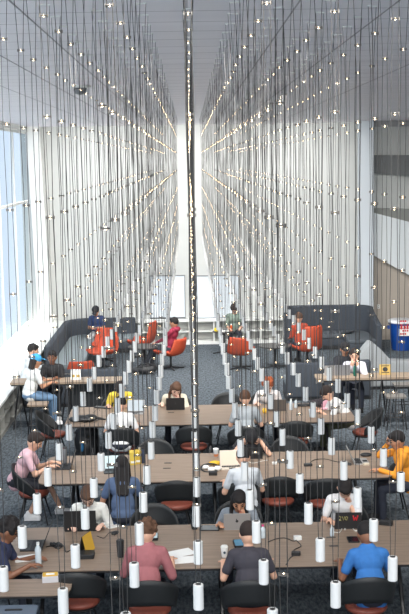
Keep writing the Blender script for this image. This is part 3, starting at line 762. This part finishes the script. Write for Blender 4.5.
# lounge
pp('person in dark blue top and cap looking down on the slate corner sofa',98,312,face=170,L=12,skin='tan',hc='black',shirt=(40,58,98),pants=(196,196,196),cap=((26,28,34),1),hpitch=35,seat=.42,voxel=.013,hands=((-.08,.34,.72),(.08,.34,.72)),loc=(atY(98,330,YB-1.3).x,YB-1.35))
x,y=fl(171,369); pp('person in maroon hoodie slouching in the orange swivel chair',167,331,face=66,L=-12,skin='tan',hc='black',shirt=(142,38,62),sleeve='long',hood=True,pants=(46,50,60),hpitch=12,seat=.44,voxel=.013,loc=(x,y),hands=((-.12,.40,.62),(.12,.40,.62)),knees=((-.13,.44,.50),(.13,.46,.52)),feet=((-.13,.66,.07),(.13,.60,.07)))
x,y=fl(233,351); pp('curly-haired reader in sage top at the small round table in the lounge',234.5,318,face=180,L=16,skin='light',hair='curly',hc='dark',shirt=(122,138,126),sleeve='rolled',hpitch=35,seat=.45,voxel=.013,loc=(atY(234.5,330,y+.1).x,y+.1),hands=((-.14,.42,.68),(.14,.42,.68)))
x,y=fl(306,366); pp('person in rust top seated sideways in the tall orange chair',305,333,face=20,L=8,skin='light',hc='brown',hair='short',shirt=(164,66,44),sleeve='long',hpitch=20,seat=.44,voxel=.013,loc=(x-.1,y+.25),hands=((-.12,.36,.64),(.12,.36,.64)))
# ------------------------------------------------------------------ things on the tables
M_dgrey=mat('dark_grey_aluminium',(52,52,54),.4,.3); M_silver=mat('silver_aluminium',(172,170,168),.4,.4); M_key=mat('keys',(30,30,32),.6)
def laptop(px,py,rz,w,m,label,z=TZ,ang=108,scr=(40,52,66),logo=None,dep=None,es=.0,loc=None):
    p=loc or at(px,py,z); t=empty('laptop',(p.x,p.y,z+.001),R(rz)); d=dep or w*.68
    MB().rbox(-w/2,w/2,-d,0,0,.014,.012).build('base',m,t)
    k=MB(); 
    for i in range(5):
        for j in range(12): k.box(-w*.44+w*.88*j/12+.002,-w*.44+w*.88*(j+1)/12-.002,-d*.12-d*.085*(i+1)+.003,-d*.12-d*.085*i,.014,.0165)
    k.box(-w*.15,w*.15,-d*.95,-d*.64,.014,.0145); k.build('keyboard',M_key,t)
    T=Matrix.Translation((0,0,.012))@Matrix.Rotation(R(90-ang),4,'X')
    b=MB(); b.T=T; b.box(-w/2,w/2,-.004,.004,0,d); l=b.build('lid',m,t,bevel=.003)
    b=MB(); b.T=T; b.box(-w*.47,w*.47,-.0055,-.004,d*.06,d*.95)
    b.build('screen',mat('screen_%d_%d_%d'%scr,scr,.25,emit=scr if es else None,es=es),l)
    if logo=='dot':
        b=MB(); b.T=T@Matrix.Translation((0,.0045,d*.52)); b.ell((0,0,0),(.017,.0015,.019)); b.ell((.006,0,.026),(.005,.001,.008)); b.build('emblem',M_dgrey,l)
    if logo=='stickers':
        b=MB(); b.T=T@Matrix.Translation((0,.0045,d*.62))@Matrix.Rotation(PI,4,'Z')      # red W at the right, olive lettering at the left, read from the back
        for q in ((-.0,.0),):
            for (x0,z0),(x1,z1) in (((.055,.035),(.068,-.025)),((.068,-.025),(.082,.02)),((.082,.02),(.096,-.025)),((.096,-.025),(.110,.035))): b.tube((x0,0,z0),(x1,0,z1),.0075,seg=5)
            b.tube((.048,0,.036),(.066,0,.036),.005,seg=5); b.tube((.100,0,.036),(.118,0,.036),.005,seg=5)
        b.build('red_sticker',mat('sticker_red',(196,36,48),.5),l)
        b=MB(); b.T=T@Matrix.Translation((0,.0045,d*.62))@Matrix.Rotation(PI,4,'Z')
        b.path([(-.12,0,.02),(-.105,0,.034),(-.09,0,.02),(-.10,0,-.005),(-.115,0,-.02),(-.085,0,-.02)],.006); b.path([(-.075,0,.03),(-.06,0,-.02),(-.045,0,.03)],.006); b.path([(-.035,0,.02),(-.02,0,.03),(-.01,0,.012),(-.022,0,-.02),(-.038,0,-.01),(-.035,0,.02)],.006)
        b.build('olive_sticker',mat('sticker_olive',(150,144,92),.5),l)
    tag(t,label,'laptop'); return t
M_scrblue=(92,150,190)
laptop(80.5,531.5,180,.385,M_black,'large black laptop in front of the white sweater',ang=100)
laptop(237,530,180,.32,M_silver,'silver laptop with small dark emblem in front of the hand-over-mouth sitter',logo='dot',ang=106)
laptop(348,529,180,.315,M_dgrey,'dark laptop with a red letter sticker and olive sticker on its lid',logo='stickers',ang=104)
laptop(43.5,546,-90,.37,M_black,'black laptop in use at the left end of the front table',scr=(30,34,40),ang=112)
laptop(71.5,467,-90,.33,M_dgrey,'dark laptop in use by the person in the pink tee',ang=105)
laptop(353,462,90,.32,M_silver,'silver laptop open toward the orange hoodie',ang=112)
laptop(114,470,6,.30,M_dgrey,'laptop with lit screen left of the slate-blue tee',scr=(176,196,200),es=.25,ang=106)
laptop(231,466,4,.32,mat('pale_laptop',(206,196,182),.5),'pale laptop in front of the pale grey tee',scr=(214,190,170),ang=106,es=.15)
laptop(254,459,180,.26,M_black,'small black laptop between the bowed heads at the middle table',ang=102)
laptop(175.5,410,180,.33,M_black,'black laptop in front of the cream top',ang=104,logo='dot')
laptop(277,411,180,.31,mat('umber_laptop',(92,84,78),.5),'dark grey laptop in front of the red-haired person',ang=104)
laptop(136,412,-4,.30,M_silver,'silver laptop in front of the white tee with black hair',scr=(180,190,196),ang=106)
laptop(331.5,375.5,180,.28,M_silver,'silver laptop on the right counter, left one of the pair',z=CZ,ang=98)
laptop(342.5,375.5,180,.30,mat('mid_laptop',(140,142,146),.4,.4),'silver laptop on the right counter, in front of the lilac sweatshirt',z=CZ,ang=98)
def thing(name,cat,label,px,py,z=TZ,rz=0):
    p=at(px,py,z); t=empty(name,(p.x,p.y,z+.001),R(rz)); tag(t,label,cat); return t
def one(name,cat,label,mb,mats,px,py,z=TZ,rz=0,smooth=False,bevel=0):
    p=at(px,py,z); o=mb.build(name,mats,None,smooth,bevel); o.location=(p.x,p.y,z+.001); o.rotation_euler=(0,0,R(rz)); tag(o,label,cat); return o
def bottle(px,py,label,m,h=.22,r=.033,capm=M_white,z=TZ):
    t=thing('bottle','bottle',label,px,py,z)
    MB().lathe([(r*.9,0),(r,.01),(r,h*.35),(r*.9,h*.42),(r,h*.5),(r,h*.68),(r*.45,h*.85),(r*.42,h*.9)],16).build('body',m,t,smooth=True)
    MB().lathe([(r*.5,h*.88),(r*.5,h),(r*.3,h)],12).build('cap',capm,t); return t
def tumbler(px,py,label,m,h=.2,r=.04,z=TZ,lid=M_black):
    t=thing('tumbler','tumbler',label,px,py,z)
    MB().lathe([(r*.78,0),(r*.8,.01),(r,h*.95),(r*.97,h*.96)],18).build('body',m,t,smooth=True)
    MB().lathe([(r*1.03,h*.95),(r*1.03,h),(r*.8,h+.012)],18).build('lid',lid,t); return t
bottle(38.5,564,'clear water bottle on the front table by the white notes',M_glassy,.25,.036)
bottle(332,536,'small clear bottle on the front table left of the stickered laptop',M_glassy,.13,.026)
bottle(143,463,'dark sports bottle by the yellow books',mat('navy_bottle',(40,50,72),.4),.24,.037,M_black)
bottle(140,462,'pale bottle by the yellow books, left of the dark sports bottle',M_glassy,.22,.03)
bottle(355,376,'green bottle on the right counter',mat('green_bottle',(30,104,86),.3),.24,.035,M_black,z=CZ)
bottle(263,538,'clear bottle with pink cap beside the charcoal tee',M_glassy,.16,.03,mat('pink_cap',(210,70,130),.4))
bottle(291,410,'clear bottle on the rear table right of the dark grey laptop',M_glassy,.2,.032)
bottle(296,408,'clear bottle with dark cap on the rear table near the black pouch',M_glassy,.17,.03,M_black)
tumbler(120.5,557,'black tumbler on the front table beside the dusty red shirt',M_black,.19,.043)
tumbler(65,464,'grey steel tumbler standing on the middle table by the pink tee',mat('grey_steel',(120,122,124),.4,.5),.25,.037)
tumbler(194.5,529,'small dark speaker-like tumbler under the centre pendants at the front table',M_black,.07,.045)
# coffee cup
t=thing('coffee_cup','cup','white paper coffee cup with lid left of the charcoal tee',224.5,557)
MB().lathe([(.029,0),(.031,.005),(.041,.112),(.041,.114)],20).build('body',M_paper,t,smooth=True)
MB().lathe([(.043,.110),(.043,.122),(.037,.124),(.036,.132),(.02,.132)],20).build('lid',M_white,t)
MB().ell((0,-.036,.062),(.014,.003,.016)).build('emblem',mat('cup_emblem',(70,84,96),.6),t)
# clear cup with drink
t=thing('drink_cup','cup','clear cup with amber drink on the middle table',216,457)
MB().lathe([(.03,0),(.041,.12),(.041,.122)],18).build('cup',M_glassy,t,smooth=True); MB().lathe([(.0302,.004),(.036,.05),(.0,.05)],18).build('drink',mat('amber',(190,120,80),.3),t)
MB().lathe([(.0425,.118),(.0425,.128),(.02,.13)],18).build('lid',M_paper,t)
t=thing('drink_cup','cup','clear plastic cup on the rear table near the pink cap',311,417); MB().lathe([(.03,0),(.042,.13),(.042,.132)],18).build('cup',M_glassy,t,smooth=True); MB().lathe([(.0435,.128),(.0435,.136),(.03,.137)],18).build('lid',M_glassy,t)
# papers
def sheet(px,py,rz,label,w=.22,h=.30,k=1):
    b=MB()
    for i in range(k): b.T=Matrix.Rotation(R(4*i),4,'Z'); b.box(-w/2,w/2,-h/2,h/2,.001*i,.001*i+.0008)
    return one('paper_sheet','paper',label,b,M_paper,px,py,rz=rz)
sheet(181,553,-62,'white paper on the front table, the one farther from the camera'); sheet(183.5,560,-80,'white paper on the front table, the nearest sheet to the camera edge')
sheet(27,558.5,-80,'white notes on the front table under the black laptop',.21,.27,3)
o=sheet(227,335,0,'white papers on the small round table of the reader',.2,.26,2); rx,ry=fl(224,353); o.location=(rx+.05,ry,.602)
# tablets and phones
def slab(px,py,rz,w,h,label,name='tablet',cat='tablet',scr=(70,74,78),case=M_black,t_=.01,z=TZ):
    t=thing(name,cat,label,px,py,z,rz); MB().rbox(-w/2,w/2,-h/2,h/2,0,t_,.015).build('case',case,t); MB().box(-w*.44,w*.44,-h*.44,h*.44,t_,t_+.001).build('screen',mat('glass_%d_%d_%d'%scr,scr,.2),t)
slab(210,528.5,-4,.23,.19,'grey tablet lying left of the silver laptop',scr=(112,116,118))
slab(241,545,4,.17,.24,'blue-lit tablet in front of the charcoal tee',scr=(84,140,170),t_=.03)
slab(153,538,0,.12,.2,'tablet with pale screen beside the curly brown hair',scr=(190,214,218),t_=.03)
slab(353,540,0,.13,.2,'black calculator-like tablet above the blue polo head',scr=(24,26,30))
slab(113,527,-60,.08,.15,'white phone on the front table right of the white sweater','phone','phone',scr=(206,206,204),case=M_white)
slab(274.5,464,0,.07,.05,'small white charger block on the middle table','charger','charger',scr=(220,220,218),case=M_white,t_=.03)
slab(297.5,539.5,10,.09,.07,'white charger block on the front table','charger','charger',scr=(226,226,224),case=M_white,t_=.04)
slab(296,555,-10,.1,.07,'black power brick on the front table below the white charger block','charger','charger',scr=(26,26,28),t_=.035)
slab(308,466,8,.12,.07,'black power brick on the middle table','charger','charger',scr=(26,26,28),t_=.035)
slab(171,407.5,0,.05,.05,'white cube charger in front of the black laptop on the rear table','charger','charger',scr=(230,230,230),case=M_white,t_=.05)
slab(386,524.5,-20,.16,.1,'black pouch by the right end of the front table','pouch','pouch',scr=(34,34,36),t_=.04)
slab(366,465,5,.09,.06,'cream case on the middle table left of the orange hoodie','case','case',scr=(200,190,170),case=mat('cream_case',(196,184,164),.6),t_=.025)
slab(103,408,-20,.3,.12,'dark keyboard case on the rear table','case','case',scr=(40,42,46),t_=.02)
def mouse(px,py,label,rz=0):
    one('computer_mouse','mouse',label,MB().ell((0,0,.012),(.035,.058,.025)),M_black,px,py,rz=rz,smooth=True)
mouse(348,465,'black mouse on the middle table left of the open silver laptop',60); mouse(115,534,'black mouse beside the white phone',-40)
o=one('wrist_rest','accessory','round black case behind the silver laptop on the middle table',MB().ell((0,0,.02),(.09,.06,.03)),M_black,366,456,smooth=True)
def cable(pts,label,r=.006,m=M_black,z=TZ):
    P=[at(x,y,z+r*.5+.001) for x,y in pts]; o0=P[0].copy(); Q=[]
    for i in range(len(P)-1):
        a=P[max(i-1,0)];b_=P[i];c=P[i+1];d=P[min(i+2,len(P)-1)]
        for k in range(5):
            t_=k/5; Q.append(.5*((2*b_)+(c-a)*t_+(2*a-5*b_+4*c-d)*t_*t_+(3*b_-a-3*c+d)*t_**3))
    Q.append(P[-1]); o=MB().path([q-o0 for q in Q],r,6).build('cable',m,None,True); o.location=o0; tag(o,label,'cable')
cable([(268,542),(276,539),(285,538),(293,541),(297,540)],'black cable reaching the white charger block')
cable([(297,541),(301,546),(294,550),(296,554),(290,558),(286,565)],'black cable snaking from the white charger block to the power brick')
cable([(345,530),(344,524),(340,532),(334,532)],'white cable curling left of the stickered laptop',.005,M_white)
cable([(352,524),(357,523),(362,527),(356,531),(353,527),(364,529)],'white cable loop right of the stickered laptop',.005,M_white)
cable([(308,465),(314,460),(325,459),(338,462),(346,461)],'black cable running to the mouse on the middle table')
cable([(97,536),(104,538),(109,533),(118,531),(114,536)],'thin black cable around the mouse on the front table',.004)
cable([(46,547),(52,546),(58,549),(64,546),(66,552),(72,549)],'black cable from the left laptop',.006)
cable([(245,459),(252,463),(262,461),(268,460)],'white cable right of the small black laptop',.004,M_white)
cable([(93,413),(97,409),(96,405),(100,411)],'thin cable on the rear table by the keyboard case',.004)
b=MB()
for i in range(9): b.cap((random.uniform(-.09,.09),random.uniform(-.05,.05),.02),(random.uniform(-.09,.09),random.uniform(-.05,.05),.035),.014)
one('headphones','headphones','bundled black headset on the front table beside the left laptop',b,M_black,55,547)
# headphones bundle with yellow on the middle table
t=thing('headphones','headphones','black and white headphones on the middle table beside the pale laptop',210,470)
b=MB(); b.path([(.13*math.cos(R(a)),.12*math.sin(R(a)),.03+.03*math.sin(R(a))) for a in range(0,361,24)],.012,8); b.build('headband',M_black,t,True)
b=MB(); b.ell((.11,-.05,.035),(.05,.045,.035)); b.ell((.02,-.09,.035),(.055,.04,.035)); b.ell((-.06,.05,.03),(.05,.04,.03)); b.build('ear_pads',M_paper,t,True)
one('yellow_pouch','pouch','yellow pouch behind the black and white headphones',MB().ell((0,0,.03),(.09,.05,.035)),mat('yellow_fabric',(226,182,50),.7),215,465,smooth=True)
one('camera_box','box','small dark box in front of the black and white headphones',MB().rbox(-.06,.06,-.04,.04,0,.05,.01),M_black,213,475,bevel=.004)
# yellow books upright
for i,(dx,c) in enumerate(((0,(206,180,72)),(5,(198,168,60)))):
    b=MB().box(-.045,.045,-.07,.07,0,.19,0).box(-.035,.035,-.072,-.07,.03,.06,1)
    one('yellow_carton','carton',('yellow carton left of the bottles on the middle table' ,'yellow carton nearest the dark sports bottle')[i],b,[mat('yellow_card%d'%i,c,.6),M_white],133+dx,464-i,rz=6,bevel=.004)
# tent card on the front table
t=thing('tent_card','sign','black and yellow tent card standing on the front table',87,551,rz=70)
MB().add([(-.11,-.05,0),(.11,-.05,0),(.11,0,.2),(-.11,0,.2),(-.11,-.045,0),(.11,-.045,0),(.11,.005,.2),(-.11,.005,.2)],[(0,1,2,3),(7,6,5,4),(0,4,5,1),(1,5,6,2),(2,6,7,3),(3,7,4,0)]).build('front_card',mat('yellow_print',(214,170,60),.6),t)
MB().add([(-.11,.055,0),(.11,.055,0),(.11,.006,.2),(-.11,.006,.2),(-.11,.06,0),(.11,.06,0),(.11,.011,.2),(-.11,.011,.2)],[(3,2,1,0),(4,5,6,7),(1,5,4,0),(2,6,5,1),(3,7,6,2),(0,4,7,3)]).build('rear_card',M_black,t)
one('black_holder','holder','low black holder beside the tent card',MB().rbox(-.11,.11,-.09,.09,0,.05,.02),M_black,86,552,rz=0,bevel=.006).location.y-=.16
# box of cards on the side table
t=thing('tissue_box','box','small white box with yellow top on the narrow side table',50.5,581,rz=6)
MB().box(-.085,.085,-.06,.06,0,.07).build('carton',mat('carton_grey',(196,194,196),.6),t,bevel=.003); MB().box(-.08,.08,-.055,.055,.07,.076).build('top_print',mat('yellow_print',(230,200,70),.6),t); MB().box(-.045,.045,-.025,.025,.076,.079).build('window',M_paper,t)
# rear table bag, pink cap, pouches
t=thing('shoulder_bag','bag','flat black bag lying at the left end of the rear table',84,421)
MB().ell((0,0,.045),(.24,.15,.05)).ell((.1,.03,.05),(.13,.12,.055)).ell((-.12,-.02,.04),(.14,.11,.05)).build('body',M_black,t,True); MB().path([(.15,.05,.07),(.25,.0,.03),(.36,.03,.012),(.30,.12,.012),(.16,.1,.05)],.012).build('strap',M_black,t,True); MB().box(-.1,-.03,-.125,-.11,.045,.06).build('tag',M_paper,t)
t=thing('pink_cap','cap','pink cap on the rear table in front of the leaning white tee',327,408)
MB().ell((0,0,.05),(.10,.12,.09)).build('crown',mat('pink_fabric',(222,166,178),.8),t,True); MB().ell((-.05,-.12,.02),(.08,.07,.012)).build('brim',MATS['pink_fabric'],t,True)
one('dark_pouch','pouch','dark soft pouch on the rear table left of the pink cap',MB().ell((0,0,.05),(.15,.11,.07)).ell((.08,.04,.06),(.1,.09,.07)),mat('dark_plum',(50,42,48),.8),317,406,smooth=True)
one('yellow_pouch','pouch','small yellow pouch left of the dark grey laptop on the rear table',MB().ell((0,0,.04),(.04,.06,.05)),MATS['yellow_fabric'],264.5,413,smooth=True)
one('folded_cloth','cloth','small folded black case by the clear bottles on the rear table',MB().ell((0,0,.02),(.16,.07,.025)),M_black,304,406,smooth=True)
# counters
for i,px in enumerate((73.5,78.5)):
    t=thing('paper_bag','bag',('white paper bag on the window counter, the left one','white paper bag on the window counter, the right one')[i],px,379.5,CZ)
    MB().add([(-.05,-.035,0),(.05,-.035,0),(.05,.035,0),(-.05,.035,0),(-.045,-.006,.2),(.045,-.006,.2),(.045,.006,.2),(-.045,.006,.2)],[(0,3,2,1),(4,5,6,7),(0,1,5,4),(1,2,6,5),(2,3,7,6),(3,0,4,7)]).build('bag_body',M_paper,t); MB().box(-.03,.03,-.033,-.022,.05,.1).build('print',mat('ochre_print',(190,160,80),.6),t)
t=thing('table_sign','sign','yellow printed card standing on the right counter',385,374.5,CZ)
b=MB().add([(-.11,-.04,0),(.11,-.04,0),(.11,.0,.2),(-.11,.0,.2),(-.11,.04,0),(.11,.04,0)],[(0,1,2,3),(5,4,3,2),(0,4,5,1),(0,3,4),(1,5,2)])
b.build('card',mat('yellow_card',(190,158,84),.6),t); q=MB(); q.T=Matrix.Rotation(R(-11.3),4,'X'); q.ell((0,-.041,.10),(.05,.003,.045)); q.box(-.08,.08,-.042,-.039,.03,.045); q.box(-.08,.08,-.042,-.039,.16,.175); q.build('printed_motif',M_black,t)
# lounge oddments
o=one('yellow_ball','ball','small yellow ball on the small round table',MB().ell((0,0,.05),(.06,.06,.06)),mat('bright_yellow',(240,214,40),.5),213,334,.6,smooth=True); o.location=(rx-.2,ry-.02,.593)
bottle(237,339,'orange drink bottle on the small round table beside the reader',mat('orange_drink',(200,90,30),.3),.2,.035,M_white,z=.605).location=(rx+.2,ry-.08,.601)
# bags on the floor
def backpack(x,y,rz,label,m,acc,s=1):
    t=empty('backpack',(x,y,0),R(rz)); t.scale=(s,)*3; tag(t,label,'backpack')
    me=remesh(MB().ell((0,0,.24),(.17,.12,.24)).ell((0,-.08,.16),(.13,.08,.14)).ell((0,.0,.08),(.17,.13,.09)).ell((.02,-.03,.36),(.13,.1,.12)),.014,3); me.materials.clear(); me.materials.append(m)
    o=bpy.data.objects.new('body',me); C.objects.link(o); o.parent=t
    for sx in (-1,1): MB().path([(sx*.07,.10,.42),(sx*.10,.18,.32),(sx*.11,.17,.16),(sx*.08,.11,.06)],.018,8).build('strap',m,t,True)
    MB().path([(-.03,.05,.47),(-.02,.06,.52),(.02,.06,.52),(.03,.05,.47)],.01,6).build('top_handle',m,t,True)
    MB().ell((-.1,-.13,.2),(.022,.015,.06)).build('tag',acc,t,True)
p=at(87,455,.1); backpack(p.x,p.y+.1,20,'black backpack with blue tag under the left end of the rear table',M_black,mat('blue_tag',(60,130,180),.6),1.35)
p=at(145,374,.0); t=empty('duffel_bag',(p.x,p.y,0)); me=remesh(MB().ell((0,0,.11),(.30,.17,.11)).ell((.15,.02,.13),(.16,.16,.12)).ell((-.18,0,.09),(.17,.14,.09)),.014,3); me.materials.clear(); me.materials.append(M_black); o=bpy.data.objects.new('body',me); C.objects.link(o); o.parent=t
MB().path([(-.2,-.05,.16),(-.1,-.12,.26),(.1,-.12,.28),(.2,-.05,.2)],.014).build('handle',M_black,t,True); tag(t,'black duffel bag on the carpet in front of the left round table','bag')
p=at(20,606,.66); t=empty('storage_case',(p.x-.05,p.y-.18,0))
mc=mat('blue_grey_plastic',(92,104,118),.5)
MB().rbox(-.22,.22,-.2,.2,0,.62,.05).build('body',mc,t,bevel=.01); MB().rbox(-.24,.24,-.22,.22,.62,.66,.06).build('lid',mc,t,bevel=.008); MB().rbox(-.09,.09,.06,.10,.66,.664,.015).build('handle_slot',M_black,t)
tag(t,'blue-grey lidded plastic case with dark handle slot in the lower left corner','case')
# ------------------------------------------------------------------ light
w=bpy.data.worlds.new('World'); bpy.context.scene.world=w; w.use_nodes=True
bg=w.node_tree.nodes['Background']; bg.inputs[0].default_value=(.72,.83,1,1); bg.inputs[1].default_value=.78
def add_fill(y,power,tilt=38,x0=-3.8,x1=8,col=(1,.98,.95)):  # added fill strips below the ceiling, turned away from the camera, no fittings
    l=bpy.data.lights.new('fill_light','AREA'); l.shape='RECTANGLE'; l.size=x1-x0; l.size_y=.22; l.energy=power; l.color=col; l.spread=R(115)
    o=bpy.data.objects.new('fill_light',l); C.objects.link(o); o.location=((x0+x1)/2,y,CEIL-.22); o.rotation_euler=(R(tilt),0,0)
for y,pw in ((-.8,180),(4.2,90),(9.0,125),(14.5,220),(20.0,300),(25.5,230),(YB-2.2,62)): add_fill(y,pw,62 if y>28 else 40,x1=4.2 if y>24 else 6)
sn=bpy.data.lights.new('sun','SUN'); sn.energy=8; sn.angle=R(2); sn.color=(1,.97,.92)
so=bpy.data.objects.new('sun',sn); C.objects.link(so); so.rotation_euler=(0,R(-9.5),0)
vs=bpy.context.scene.view_settings; vs.view_transform='Standard'; vs.look='None'; vs.gamma=1; vs.use_curve_mapping=False; vs.exposure=0.55
